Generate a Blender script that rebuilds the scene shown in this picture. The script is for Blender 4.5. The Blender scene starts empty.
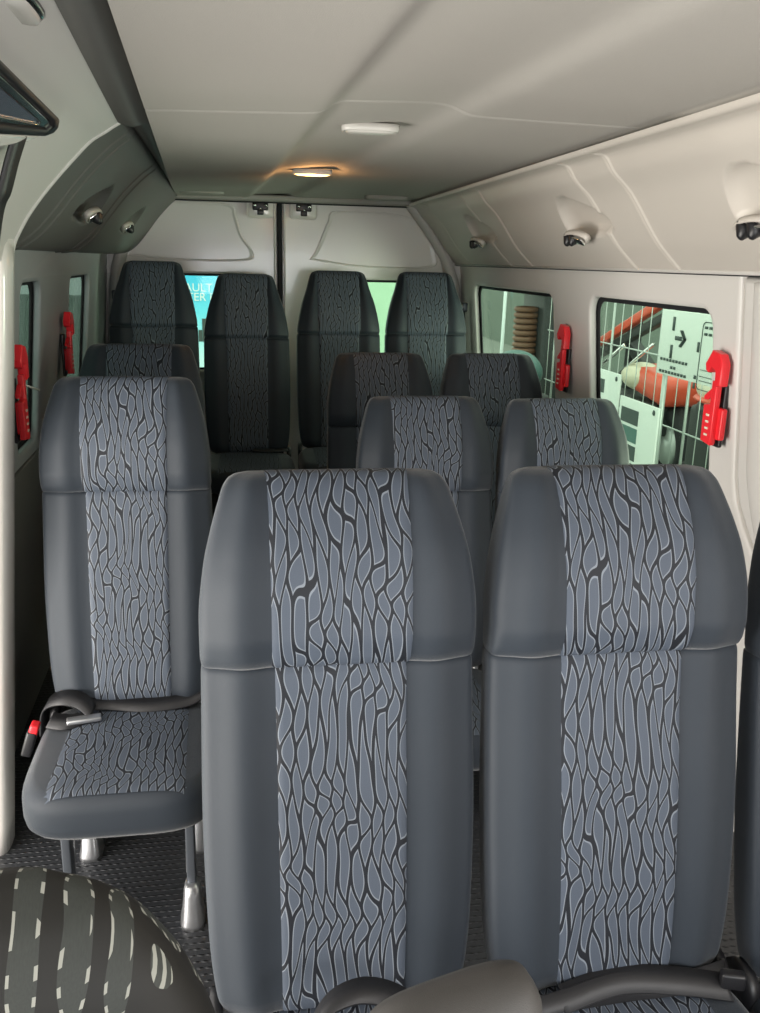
import bpy, bmesh, math, random
from mathutils import Vector, Matrix
random.seed(7)
S = bpy.context.scene
COL = S.collection
H = 1.6          # camera height above the van floor

# ------------------------------------------------------------------ camera
cam = bpy.data.cameras.new('camera'); co = bpy.data.objects.new('camera', cam); COL.objects.link(co)
cam.sensor_fit = 'HORIZONTAL'; cam.sensor_width = 36; cam.lens = 36*872.17/760
cam.clip_start = .02; cam.clip_end = 200
r_ = Vector((0.98757503, -0.15549486, 0.0227358)); u_ = Vector((0.02046332, 0.27069125, 0.9624487)); f_ = Vector((0.15581021, 0.95002505, -0.27050986))
m = Matrix.Identity(4)
for i in range(3): m[i][0] = r_[i]; m[i][1] = u_[i]; m[i][2] = -f_[i]
m[2][3] = H
co.matrix_world = m
S.camera = co

# ------------------------------------------------------------------ light
S.view_settings.view_transform = 'Standard'; S.view_settings.look = 'None'
S.view_settings.gamma = 1; S.view_settings.use_curve_mapping = False
S.view_settings.exposure = 0.0
w = bpy.data.worlds.new('sky'); S.world = w; w.use_nodes = True
bg = w.node_tree.nodes['Background']; bg.inputs[0].default_value = (1, .95, .90, 1); bg.inputs[1].default_value = 2.6

def area(name, loc, target, sx, sy, power, color):
    l = bpy.data.lights.new(name, 'AREA'); l.shape = 'RECTANGLE'; l.size = sx; l.size_y = sy
    l.energy = power; l.color = color
    o = bpy.data.objects.new(name, l); COL.objects.link(o); o.location = loc
    d = Vector(target)-Vector(loc); o.rotation_euler = d.to_track_quat('-Z', 'Y').to_euler()
    return o
area('windscreen_daylight', (.3, -1.22, 1.32), (.35, 2.5, 1.05), 1.5, .75, 20, (.88, .95, 1))
area('side_door_daylight', (-2.4, .45, .60), (.6, 1.5, 1.4), 2.2, 1.5, 185, (1, .95, .88))
area('driver_window_daylight', (1.36, -.5, 1.2), (-.4, 2.2, 1.35), .7, .5, 20, (1, .95, .92))
area('rear_door_fill', (3.2, 3.25, .75), (.3, 5.1, 1.65), 1.2, .9, 115, (1, .93, .84))  # added lamp out of view, brightens the rear doors

# ------------------------------------------------------------------ materials
def mat(name, color, rough=.6, metal=0, spec=.5, noise=0, nscale=300, bump=0, bscale=400, emit=None, es=0, sheen=0, coat=0):
    M = bpy.data.materials.new(name); M.use_nodes = True
    nt = M.node_tree; b = nt.nodes['Principled BSDF']
    b.inputs['Base Color'].default_value = (*color, 1); b.inputs['Roughness'].default_value = rough
    b.inputs['Metallic'].default_value = metal; b.inputs['Specular IOR Level'].default_value = spec
    if sheen: b.inputs['Sheen Weight'].default_value = sheen; b.inputs['Sheen Roughness'].default_value = .4
    if coat: b.inputs['Coat Weight'].default_value = coat
    if emit: b.inputs['Emission Color'].default_value = (*emit, 1); b.inputs['Emission Strength'].default_value = es
    tc = nt.nodes.new('ShaderNodeTexCoord')
    if noise:
        n = nt.nodes.new('ShaderNodeTexNoise'); n.inputs['Scale'].default_value = nscale; n.inputs['Detail'].default_value = 3
        nt.links.new(tc.outputs['Object'], n.inputs['Vector'])
        mx = nt.nodes.new('ShaderNodeMix'); mx.data_type = 'RGBA'
        mx.inputs['A'].default_value = (*[c*(1-noise) for c in color], 1); mx.inputs['B'].default_value = (*[min(1, c*(1+noise)) for c in color], 1)
        nt.links.new(n.outputs['Fac'], mx.inputs['Factor']); nt.links.new(mx.outputs['Result'], b.inputs['Base Color'])
    if bump:
        n = nt.nodes.new('ShaderNodeTexNoise'); n.inputs['Scale'].default_value = bscale; n.inputs['Detail'].default_value = 2
        nt.links.new(tc.outputs['Object'], n.inputs['Vector'])
        bp = nt.nodes.new('ShaderNodeBump'); bp.inputs['Strength'].default_value = bump; bp.inputs['Distance'].default_value = .002
        nt.links.new(n.outputs['Fac'], bp.inputs['Height']); nt.links.new(bp.outputs['Normal'], b.inputs['Normal'])
    return M

def mth(nt, op, a, b=None, c=None):
    n = nt.nodes.new('ShaderNodeMath'); n.operation = op
    for i, v in enumerate((a, b, c)):
        if v is None: continue
        if isinstance(v, (int, float)): n.inputs[i].default_value = v
        else: nt.links.new(v, n.inputs[i])
    return n.outputs[0]

def leaf_fabric(name, leaf, line, edge, unit=.0105, length=.112, lw=.21, ew=.12, dots=False):
    """woven upholstery: staggered wavy leaves between dark lines, each leaf with a pale outline"""
    M = bpy.data.materials.new(name); M.use_nodes = True; nt = M.node_tree; b = nt.nodes['Principled BSDF']
    uv = nt.nodes.new('ShaderNodeUVMap'); uv.uv_map = 'UVMap'
    oi = nt.nodes.new('ShaderNodeObjectInfo')
    n = nt.nodes.new('ShaderNodeTexNoise'); n.inputs['Scale'].default_value = 9; n.inputs['Detail'].default_value = 0
    mpp = nt.nodes.new('ShaderNodeMapping'); mpp.inputs['Scale'].default_value = (1.7, .8, 1); nt.links.new(uv.outputs[0], mpp.inputs[0]); nt.links.new(mpp.outputs[0], n.inputs['Vector'])
    sn = nt.nodes.new('ShaderNodeSeparateColor'); nt.links.new(n.outputs['Color'], sn.inputs[0])
    sx = nt.nodes.new('ShaderNodeSeparateXYZ'); nt.links.new(uv.outputs[0], sx.inputs[0])
    x = mth(nt, 'DIVIDE', sx.outputs[0], unit)
    x = mth(nt, 'ADD', x, mth(nt, 'MULTIPLY', mth(nt, 'SUBTRACT', sn.outputs[0], .5), 1.2 if dots else 2.0))
    v = mth(nt, 'MULTIPLY', sx.outputs[1], 2*math.pi/length)
    v = mth(nt, 'ADD', v, mth(nt, 'MULTIPLY', mth(nt, 'SUBTRACT', sn.outputs[1], .5), 3 if dots else 9))
    v = mth(nt, 'ADD', v, mth(nt, 'MULTIPLY', oi.outputs['Random'], 20))
    x = mth(nt, 'ADD', x, mth(nt, 'MULTIPLY', mth(nt, 'SINE', mth(nt, 'ADD', mth(nt, 'MULTIPLY', v, .61), mth(nt, 'MULTIPLY', sn.outputs[2], 3))), .6))
    s = mth(nt, 'MULTIPLY', mth(nt, 'SINE', v), .5)
    e = mth(nt, 'ABSOLUTE', mth(nt, 'SUBTRACT', mth(nt, 'FLOORED_MODULO', mth(nt, 'ADD', mth(nt, 'SUBTRACT', x, s), 1), 2), 1))
    o = mth(nt, 'ABSOLUTE', mth(nt, 'SUBTRACT', mth(nt, 'FLOORED_MODULO', mth(nt, 'ADD', x, s), 2), 1))
    d = mth(nt, 'MINIMUM', e, o)
    isline = mth(nt, 'LESS_THAN', d, lw)
    isedge = mth(nt, 'LESS_THAN', d, lw+ew)
    if dots:   # stitched outline seen close up
        isedge = mth(nt, 'MULTIPLY', isedge, mth(nt, 'GREATER_THAN', mth(nt, 'SINE', mth(nt, 'MULTIPLY', sx.outputs[1], 2*math.pi/.0075)), .25))
    w1 = nt.nodes.new('ShaderNodeTexNoise'); w1.inputs['Scale'].default_value = 900
    nt.links.new(uv.outputs[0], w1.inputs['Vector'])
    m0 = nt.nodes.new('ShaderNodeMix'); m0.data_type = 'RGBA'; m0.inputs['A'].default_value = (*[c*.75 for c in leaf], 1); m0.inputs['B'].default_value = (*[c*1.25 for c in leaf], 1)
    nt.links.new(w1.outputs['Fac'], m0.inputs['Factor'])
    m1 = nt.nodes.new('ShaderNodeMix'); m1.data_type = 'RGBA'; m1.inputs['B'].default_value = (*edge, 1)
    nt.links.new(isedge, m1.inputs['Factor']); nt.links.new(m0.outputs['Result'], m1.inputs['A'])
    m2 = nt.nodes.new('ShaderNodeMix'); m2.data_type = 'RGBA'; m2.inputs['B'].default_value = (*line, 1)
    nt.links.new(isline, m2.inputs['Factor']); nt.links.new(m1.outputs['Result'], m2.inputs['A'])
    nt.links.new(m2.outputs['Result'], b.inputs['Base Color'])
    b.inputs['Roughness'].default_value = .62; b.inputs['Specular IOR Level'].default_value = .35
    bp = nt.nodes.new('ShaderNodeBump'); bp.inputs['Strength'].default_value = .25; bp.inputs['Distance'].default_value = .001
    nt.links.new(mth(nt, 'SUBTRACT', 1, isline), bp.inputs['Height']); nt.links.new(bp.outputs['Normal'], b.inputs['Normal'])
    return M

M = {}
M['headliner'] = mat('headliner felt', (.41, .39, .36), .85, spec=.25, noise=.06, nscale=500, bump=.25, bscale=600)
M['trim'] = mat('moulded beige grey plastic', (.56, .52, .47), .42, spec=.5, bump=.05, bscale=700)
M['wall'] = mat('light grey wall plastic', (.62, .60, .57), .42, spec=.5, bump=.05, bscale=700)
M['darktrim'] = mat('dark grey and shade toned plastic', (.12, .118, .112), .5, spec=.4, bump=.05, bscale=600)  # on the left window cover this dark tone stands in for shade
M['white'] = mat('white painted metal', (.84, .81, .76), .2, spec=.6, coat=.3)
M['black'] = mat('black plastic', (.012, .012, .014), .4)
M['leftwall'] = mat('wall plastic toned for shade', (.27, .28, .29), .45, spec=.4, bump=.05, bscale=700)  # shade of the poorly lit left wall put into the colour
M['mirror'] = mat('blue grey reflecting glass', (.30, .36, .45), .08, metal=.7)
M['rubber'] = mat('black rubber', (.015, .016, .018), .6, spec=.3)
M['vinyl'] = mat('charcoal blue upholstery', (.019, .026, .036), .55, spec=.4, noise=.18, nscale=900, bump=.3, bscale=1500, sheen=.25)
M['leaf'] = leaf_fabric('leaf patterned upholstery', (.070, .086, .114), (.010, .012, .017), (.19, .215, .25))
M['frontleaf'] = leaf_fabric('stitched leaf upholstery', (.035, .038, .033), (.012, .011, .009), (.30, .30, .26), unit=.0150, length=.095, lw=.36, ew=.15, dots=True)
M['steel'] = mat('satin silver metal', (.62, .63, .65), .3, metal=.9)
M['legmetal'] = mat('grey painted steel', (.09, .10, .115), .4, metal=.4)
M['web'] = mat('black seat belt webbing', (.018, .018, .02), .45, spec=.5, bump=.2, bscale=900)
M['red'] = mat('red plastic', (.80, .025, .035), .3, spec=.5)
M['chrome'] = mat('bright chrome', (.85, .85, .85), .12, metal=1)
M['lens'] = mat('white lamp lens', (.62, .60, .56), .25)
M['litlens'] = mat('lit warm lamp lens', (.9, .7, .4), .3, emit=(1, .62, .25), es=4)
M['concrete'] = mat('concrete', (.30, .33, .30), .8, noise=.15, nscale=3)
M['outwall'] = mat('pale painted wall', (.16, .20, .17), .7, noise=.05, nscale=2)
M['outred'] = mat('orange red enamel', (.75, .10, .05), .35)
M['outdark'] = mat('dark machine metal', (.03, .035, .035), .5)
M['board'] = mat('white printed board', (.75, .80, .78), .5)
M['ink'] = mat('dark print', (.05, .07, .07), .6)
M['cream'] = mat('cream enamel', (.75, .70, .55), .4)
M['brown'] = mat('brown hose', (.20, .10, .06), .5)
M['teal'] = mat('teal canopy cloth', (.07, .16, .15), .5)
M['signwhite'] = mat('white lettering', (.8, .9, .9), .5)
M['steelgrey'] = mat('galvanised tube', (.5, .55, .53), .4, metal=.5)

# floor: black rubber with raised studs
def floor_mat():
    Mx = bpy.data.materials.new('black studded rubber floor'); Mx.use_nodes = True; nt = Mx.node_tree; b = nt.nodes['Principled BSDF']
    b.inputs['Base Color'].default_value = (.03, .032, .036, 1); b.inputs['Roughness'].default_value = .38
    tc = nt.nodes.new('ShaderNodeTexCoord'); sx = nt.nodes.new('ShaderNodeSeparateXYZ'); nt.links.new(tc.outputs['Object'], sx.inputs[0])
    a = mth(nt, 'DIVIDE', sx.outputs[0], .020); c = mth(nt, 'DIVIDE', sx.outputs[1], .020)
    row = mth(nt, 'FLOORED_MODULO', mth(nt, 'FLOOR', c), 2)
    fa = mth(nt, 'SUBTRACT', mth(nt, 'FRACT', mth(nt, 'ADD', a, mth(nt, 'MULTIPLY', row, .5))), .5)
    fc = mth(nt, 'SUBTRACT', mth(nt, 'FRACT', c), .5)
    d = mth(nt, 'SQRT', mth(nt, 'ADD', mth(nt, 'POWER', mth(nt, 'MULTIPLY', fa, 1.0), 2), mth(nt, 'POWER', mth(nt, 'MULTIPLY', fc, 2.2), 2)))
    h = mth(nt, 'SUBTRACT', 1, mth(nt, 'SMOOTH_MIN', mth(nt, 'DIVIDE', d, .42), 1, .2))
    bp = nt.nodes.new('ShaderNodeBump'); bp.inputs['Strength'].default_value = 1; bp.inputs['Distance'].default_value = .004
    nt.links.new(h, bp.inputs['Height']); nt.links.new(bp.outputs['Normal'], b.inputs['Normal'])
    return Mx
M['floor'] = floor_mat()

def glass_mat(name, tint, gloss=.10):
    Mx = bpy.data.materials.new(name); Mx.use_nodes = True; nt = Mx.node_tree
    nt.nodes.remove(nt.nodes['Principled BSDF']); out = nt.nodes['Material Output']
    t = nt.nodes.new('ShaderNodeBsdfTransparent'); t.inputs[0].default_value = (*tint, 1)
    g = nt.nodes.new('ShaderNodeBsdfGlossy'); g.inputs['Roughness'].default_value = .03
    fr = nt.nodes.new('ShaderNodeLayerWeight'); fr.inputs[0].default_value = .5
    mx = nt.nodes.new('ShaderNodeMixShader'); nt.links.new(mth(nt, 'ADD', mth(nt, 'MULTIPLY', mth(nt, 'POWER', fr.outputs['Facing'], 5), .35), .02), mx.inputs[0])
    nt.links.new(t.outputs[0], mx.inputs[1]); nt.links.new(g.outputs[0], mx.inputs[2]); nt.links.new(mx.outputs[0], out.inputs[0])
    return Mx
M['glass'] = glass_mat('green tinted glass', (.72, .83, .75))
M['darkglass'] = glass_mat('dark green tinted glass', (.30, .38, .35))

# ------------------------------------------------------------------ helpers
def newobj(name, bm, m, parent=None, smooth=True):
    me = bpy.data.meshes.new(name); bmesh.ops.recalc_face_normals(bm, faces=bm.faces); bm.to_mesh(me); bm.free()
    if smooth:
        for p in me.polygons: p.use_smooth = True
    me.materials.append(m)
    o = bpy.data.objects.new(name, me); COL.objects.link(o)
    if parent: o.parent = parent
    return o
def sharp(o, ang=35):
    o.data.set_sharp_from_angle(angle=math.radians(ang)); return o
def thing(name, label, cat, loc=(0, 0, 0), group=None, rotz=0):
    o = bpy.data.objects.new(name, None); COL.objects.link(o); o.empty_display_size = .05
    o.location = loc; o.rotation_euler = (0, 0, rotz); o['label'] = label; o['category'] = cat
    if group: o['group'] = group
    return o
def tag(o, label, cat, group=None):
    o['label'] = label; o['category'] = cat
    if group: o['group'] = group
    return o
def struct(o, label=None):
    o['kind'] = 'structure'
    if label: o['label'] = label
    return o
def box(bm, c, s, rot=None, bev=0):
    g = bmesh.ops.create_cube(bm, size=1)['verts']
    mt = Matrix.Translation(c) @ (rot.to_4x4() if rot else Matrix.Identity(4)) @ Matrix.Diagonal((*s, 1))
    bmesh.ops.transform(bm, matrix=mt, verts=g)
    if bev:
        es = list({e for v in g for e in v.link_edges})
        bmesh.ops.bevel(bm, geom=es, offset=bev, segments=3, affect='EDGES', profile=.5)
def tube(bm, a, b, r, n=12, r2=None):
    a = Vector(a); b = Vector(b); d = b-a
    g = bmesh.ops.create_cone(bm, segments=n, radius1=r, radius2=r if r2 is None else r2, depth=d.length, cap_ends=True)['verts']
    mt = Matrix.Translation((a+b)/2) @ d.to_track_quat('Z', 'Y').to_matrix().to_4x4()
    bmesh.ops.transform(bm, matrix=mt, verts=g)
def sphere(bm, c, s, u=20, v=12):
    g = bmesh.ops.create_uvsphere(bm, u_segments=u, v_segments=v, radius=1)['verts']
    bmesh.ops.transform(bm, matrix=Matrix.Translation(c) @ Matrix.Diagonal((*s, 1)), verts=g)
def torus(bm, c, R, r, axis='X', n=32, k=10):
    vs = []
    for i in range(n):
        a = 2*math.pi*i/n; ring = []
        for j in range(k):
            b = 2*math.pi*j/k; p = (math.cos(a)*(R+r*math.cos(b)), math.sin(a)*(R+r*math.cos(b)), r*math.sin(b))
            q = {'Z': p, 'X': (p[2], p[0], p[1]), 'Y': (p[0], p[2], p[1])}[axis]
            ring.append(bm.verts.new((c[0]+q[0], c[1]+q[1], c[2]+q[2])))
        vs.append(ring)
    for i in range(n):
        for j in range(k): bm.faces.new((vs[i][j], vs[(i+1) % n][j], vs[(i+1) % n][(j+1) % k], vs[i][(j+1) % k]))
def skinrings(bm, rings, closed=True, caps=True):
    vs = [[bm.verts.new(p) for p in r] for r in rings]
    for i in range(len(vs)-1):
        n = len(vs[i])
        for j in range(n if closed else n-1):
            bm.faces.new((vs[i][j], vs[i][(j+1) % n], vs[i+1][(j+1) % n], vs[i+1][j]))
    if caps and closed:
        bm.faces.new(vs[0][::-1]); bm.faces.new(vs[-1])
    return vs
def interp(t, keys):
    """Catmull-Rom-like smooth table lookup"""
    if t <= keys[0][0]: return keys[0][1]
    if t >= keys[-1][0]: return keys[-1][1]
    for i in range(len(keys)-1):
        if keys[i][0] <= t <= keys[i+1][0]:
            x0, y0 = keys[i]; x1, y1 = keys[i+1]; h = x1-x0
            def sl(k):
                if k <= 0 or k >= len(keys)-1: return 0
                a = (keys[k][1]-keys[k-1][1])/(keys[k][0]-keys[k-1][0]); b = (keys[k+1][1]-keys[k][1])/(keys[k+1][0]-keys[k][0])
                return 0 if a*b <= 0 else 2*a*b/(a+b)
            m0 = sl(i) if i > 0 else (y1-y0)/h; m1 = sl(i+1) if i+1 < len(keys)-1 else (y1-y0)/h
            s = (t-x0)/h
            return (2*s**3-3*s*s+1)*y0+(s**3-2*s*s+s)*h*m0+(-2*s**3+3*s*s)*y1+(s**3-s*s)*h*m1
def rrect(x0, y0, x1, y1, r, n=6):
    if not isinstance(r, (list, tuple)): r = [r]*4
    pts = []
    for (cx, cy, a0, rr) in ((x1-r[0], y1-r[0], 0, r[0]), (x0+r[1], y1-r[1], 90, r[1]), (x0+r[2], y0+r[2], 180, r[2]), (x1-r[3], y0+r[3], 270, r[3])):
        for i in range(n+1):
            a = math.radians(a0+90*i/n); pts.append((cx+rr*math.cos(a), cy+rr*math.sin(a)))
    return pts
def plate(name, outline, holes, thick, bev, m, f, parent=None):
    """flat plate with holes, bevelled, then every point mapped to 3D by f(u, v, w)"""
    cu = bpy.data.curves.new(name, 'CURVE'); cu.dimensions = '2D'; cu.fill_mode = 'BOTH'
    cu.extrude = thick/2-bev; cu.bevel_depth = bev; cu.bevel_resolution = 2; cu.offset = -bev
    for pts in [outline]+holes:
        sp = cu.splines.new('POLY'); sp.points.add(len(pts)-1); sp.use_cyclic_u = True
        for p, q in zip(sp.points, pts): p.co = (q[0], q[1], 0, 1)
    tmp = bpy.data.objects.new('tmp', cu); COL.objects.link(tmp)
    dg = bpy.context.evaluated_depsgraph_get(); me = bpy.data.meshes.new_from_object(tmp.evaluated_get(dg))
    bpy.data.objects.remove(tmp)
    for v in me.vertices: v.co = f(*v.co)
    me.materials.clear(); me.materials.append(m)
    for p in me.polygons: p.use_smooth = True
    o = bpy.data.objects.new(name, me); COL.objects.link(o)
    if parent: o.parent = parent
    sharp(o, 40)
    return o
def ribbon(bm, pts, nrm, w, t=.0022):
    """flat belt webbing along pts; nrm = width direction per point"""
    rings = []
    for i, p in enumerate(pts):
        p = Vector(p); q = Vector(nrm[i] if isinstance(nrm, list) else nrm).normalized()
        d = (Vector(pts[min(i+1, len(pts)-1)])-Vector(pts[max(i-1, 0)])).normalized()
        k = d.cross(q).normalized()
        rings.append([p+q*w/2+k*t, p-q*w/2+k*t, p-q*w/2-k*t, p+q*w/2-k*t])
    skinrings(bm, rings)
def smoothpath(ctrl, n=8):
    out = []
    P = [Vector(c) for c in ctrl]
    for i in range(len(P)-1):
        p0 = P[max(i-1, 0)]; p1 = P[i]; p2 = P[i+1]; p3 = P[min(i+2, len(P)-1)]
        for k in range(n):
            t = k/n; out.append(.5*((2*p1)+(p2-p0)*t+(2*p0-5*p1+4*p2-p3)*t*t+(-p0+3*p1-3*p2+p3)*t**3))
    out.append(P[-1]); return out
def text(name, body, size, m, mt, parent=None, ext=.001):
    cu = bpy.data.curves.new(name, 'FONT'); cu.body = body; cu.size = size; cu.extrude = ext; cu.align_x = 'LEFT'
    tmp = bpy.data.objects.new('tmp', cu); COL.objects.link(tmp)
    dg = bpy.context.evaluated_depsgraph_get(); me = bpy.data.meshes.new_from_object(tmp.evaluated_get(dg)); bpy.data.objects.remove(tmp)
    me.transform(mt); me.materials.clear(); me.materials.append(m)
    o = bpy.data.objects.new(name, me); COL.objects.link(o)
    if parent: o.parent = parent
    return o

REAR = 5.10
def rx(z): return 1.25 + .10*max(0, (H-z))        # right wall face, leaning out downwards
def lx(z, y=3): return -.60 - .10*max(0, (H-z)) - .025*(y-2.3)

# ------------------------------------------------------------------ structure
bm = bmesh.new(); box(bm, (.3, 1.9, -.02), (2.4, 7.0, .04)); struct(newobj('floor', bm, M['floor'], smooth=False), 'black studded rubber van floor')
bm = bmesh.new(); box(bm, (.3, 4.66, .125), (2.0, .90, .25), bev=.02); struct(newobj('trim_1', bm, M['rubber']), 'black raised step under the back row')

# ceiling, pressed with shallow creases that run down the van
def creased(x, y):
    z = H + .315 + .0045*(2.5-abs(y-2.5))*0
    c1 = .270-.0375*y; c2 = .642-.071*y
    d = x-c1; z += -.026*(1/(1+math.exp(max(-30,min(30,d/.009)))))
    d = x-c2; z += .020/(1+math.exp(max(-30,min(30,-(d+.14)/.05)))) - .020/(1+math.exp(max(-30,min(30,-d/.013))))
    z += .004 - .035*max(0, c1-x)*(1-.5*y/5)
    # cross seam between the two headliner boards
    sy = 2.02+.12*math.tanh((x-.42)*9)*.5 + (.10*(x-.55) if x > .55 else 0)
    z += .0035*math.exp(-((y-sy)/.008)**2)
    d = x-c1; k = max(0, min(1, (y-3.7)/1.1)); z += .022*k*k*(3-2*k)/(1+math.exp(max(-30, min(30, d/.03))))
    return z
bm = bmesh.new()
ys = sorted(set([-1.3+.08*i for i in range(int(6.42/.08)+1)] + [1.85+.004*i for i in range(110)] + [REAR, REAR+.07]))
xs = [-.35+.0125*i for i in range(int(1.37/.0125)+1)]
XL = lambda y: -.15-.045*(y-1.35)
g = [[bm.verts.new((x, y, creased(x, y))) for x in [max(x, XL(y))+.0001*k for k, x in enumerate(xs)]] for y in ys]
for i in range(len(ys)-1):
    for j in range(len(xs)-1): bm.faces.new((g[i][j], g[i][j+1], g[i+1][j+1], g[i+1][j]))
o = newobj('ceiling', bm, M['headliner']); md = o.modifiers.new('t', 'SOLIDIFY'); md.thickness = .02; md.offset = 1
struct(o, 'grey felt van headliner with pressed creases')
# outer roof skin keeps the sky out
bm = bmesh.new(); box(bm, (.3, 1.95, H+.40), (2.6, 7.1, .03)); struct(newobj('trim_2', bm, M['white'], smooth=False), 'outer roof skin')

# cantrail covers -------------------------------------------------------
RPROF = [(.930, .306), (.940, .294), (.968, .294), (.992, .286), (1.018, .248), (1.065, .205), (1.10, .16), (1.135, .11), (1.17, .065), (1.205, .03), (1.235, .002), (1.25, -.010)]
VENTS_R = [(1.815, .083), (2.885, .083), (4.14, .088)]
def profpt(prof, t):
    n = len(prof)-1; i = min(int(t*n), n-1); s = t*n-i
    p = [Vector((*prof[min(max(k, 0), n)], 0)) for k in (i-1, i, i+1, i+2)]
    q = .5*((2*p[1])+(p[2]-p[0])*s+(2*p[0]-5*p[1]+4*p[2]-p[3])*s*s+(-p[0]+3*p[1]-3*p[2]+p[3])*s**3)
    return q.x, q.y
def cover(name, prof, side, y0, y1, ribs, bowls, m, shift=None, label=None, dy=.004, nt_=72):
    """side=+1: right wall, -1: left.  ribs: list of y; bowls: list of (y, t_centre)"""
    bm = bmesh.new(); ny = int((y1-y0)/dy); G = []
    for i in range(ny+1):
        y = y0+(y1-y0)*i/ny; row = []
        for j in range(nt_+1):
            t = j/nt_; x, z = profpt(prof, t); x2, z2 = profpt(prof, min(1, t+.01)); x1, z1 = profpt(prof, max(0, t-.01))
            tx, tz = x2-x1, z2-z1; L = math.hypot(tx, tz) or 1
            nx, nz = (tz/L, -tx/L)             # points into the cabin for the right side profile
            if side < 0: nx, nz = -nx, -nz
            h = 0
            if t > .25 or True:
                for ry in ribs:
                    yy = y-(ry+.05*max(0, .35-t))
                    h += (.0048*math.exp(-(yy/.0055)**2) - .0030*math.exp(-((yy-.014)/.007)**2))*(1 if t > .15 else .3)
            for by, bt in bowls:
                du = y-by; u = du/.14 if du > 0 else du/.25; v = (t-bt)/.19
                if v > 0: e = 1-(abs(u)**2.4+(v/.22)**2)     # sharp lower lip
                else: e = 1-(abs(u)**2.6+abs(v*(1+.9*max(0, -u)))**2.2)
                if e > 0: h -= .038*(1-math.exp(-2.2*e))
            sh = shift(y) if shift else 0
            row.append(bm.verts.new((x+nx*h+sh*(1-t), y, H+z+nz*h)))
        G.append(row)
    for i in range(ny):
        for j in range(nt_): bm.faces.new((G[i][j], G[i][j+1], G[i+1][j+1], G[i+1][j]))
    o = newobj(name, bm, m); return struct(o, label)
cover('trim_3', RPROF, 1, -1.2, REAR, [2.40, 2.68, 3.70, 4.00, 4.72], [(by, .62) for by, _ in VENTS_R], M['trim'], label='moulded beige grey cover above the right windows')
LPROF = [(-.29, .335), (-.30, .315), (-.315, .30), (-.345, .275), (-.385, .235), (-.425, .19), (-.46, .145), (-.495, .10), (-.53, .06), (-.565, .03), (-.60, .012), (-.66, .005)]
cover('trim_4', LPROF, -1, 2.28, REAR, [2.52, 2.62, 3.35, 3.48], [(3.05, .60), (4.2, .60)], M['darktrim'], shift=lambda y: .035*(5.1-y)/2.8, label='moulded cover above the left windows, shade put into its colour')  # darker than the right cover: its weak light is painted into the colour
# header over the sliding door: light panel, ends in a curved edge
HPROF = [(-.262, .303), (-.266, .300), (-.275, .294), (-.285, .288), (-.30, .278), (-.335, .256), (-.37, .222), (-.41, .180), (-.45, .135), (-.485, .09), (-.51, .05), (-.525, .02), (-.535, -.02)]
cover('trim_5', HPROF, -1, -1.2, 2.28, [], [], M['wall'], shift=lambda y: .055*max(0, (2.28-y)), label='pale header panel over the sliding door', dy=.03)
# return edge of the header, facing the camera side is open: thin rounded lip
bm = bmesh.new(); rings = []
for j in range(3, 73):
    x, z = profpt(HPROF, j/72); rings.append([Vector((x-.0, 2.28, H+z)) + Vector((math.cos(a)*.004*-1, math.sin(a)*.010, math.cos(a)*.003)) for a in [k*math.pi/5 for k in range(10)]])
skinrings(bm, rings); struct(newobj('trim_6', bm, M['wall']), 'rounded pale edge of the sliding door header')
# dark strip between header and ceiling
bm = bmesh.new(); G = []
for k in range(90):
    y = -1.2+(REAR+1.2)*k/89; xa = (-.262+.055*(2.28-y)) if y < 2.28 else (-.29+.035*(5.1-y)/2.8); xb = XL(y)+.004
    za = .303 if y < 2.28 else .335
    G.append([bm.verts.new((xa-.01+(xb-xa+.01)*t, y, H+za-.004+(.322-za)*t-.018*math.sin(math.pi*t))) for t in [q/10 for q in range(11)]])
for a, b in zip(G, G[1:]):
    for j in range(10): bm.faces.new((a[j], a[j+1], b[j+1], b[j]))
struct(newobj('trim_7', bm, M['darktrim']), 'dark strip along the left edge of the headliner')

# wall plates: u = y, v = z ------------------------------------------------
def fr(u, v, w): return Vector((rx(v)+.015+w*.5, u, v))
def fl(u, v, w): return Vector((lx(v, u)-.015-w*.5, u, v))
W2 = (2.235, H-.68, 3.10, H-.104); W1 = (3.49, H-.60, 4.74, H-.112)
# corner curve where the panel meets the front pillar
outr = [(2.10, H+.33), (2.10, H-.016), (2.10, H-.54), (2.085, H-.60), (2.05, H-.66), (1.98, H-.74), (1.93, H-.85), (1.92, H-1.0), (1.92, .0), (REAR+.07, .0), (REAR+.07, H+.33)]
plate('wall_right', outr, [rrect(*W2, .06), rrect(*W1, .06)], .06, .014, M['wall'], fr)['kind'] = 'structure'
outn = [(-1.2, H-.016), (2.088, H-.016), (2.088, H-.53), (2.07, H-.60), (2.03, H-.66), (1.96, H-.74), (1.91, H-.85), (1.90, H-1.0), (1.90, 0), (-1.2, 0)]
plate('trim_8', outn, [rrect(-1.0, H-.55, .3, H-.1, .08)], .06, .016, M['wall'], lambda u, v, w: Vector((rx(v)+.028+w+.0, u, v)))['kind'] = 'structure'
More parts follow.
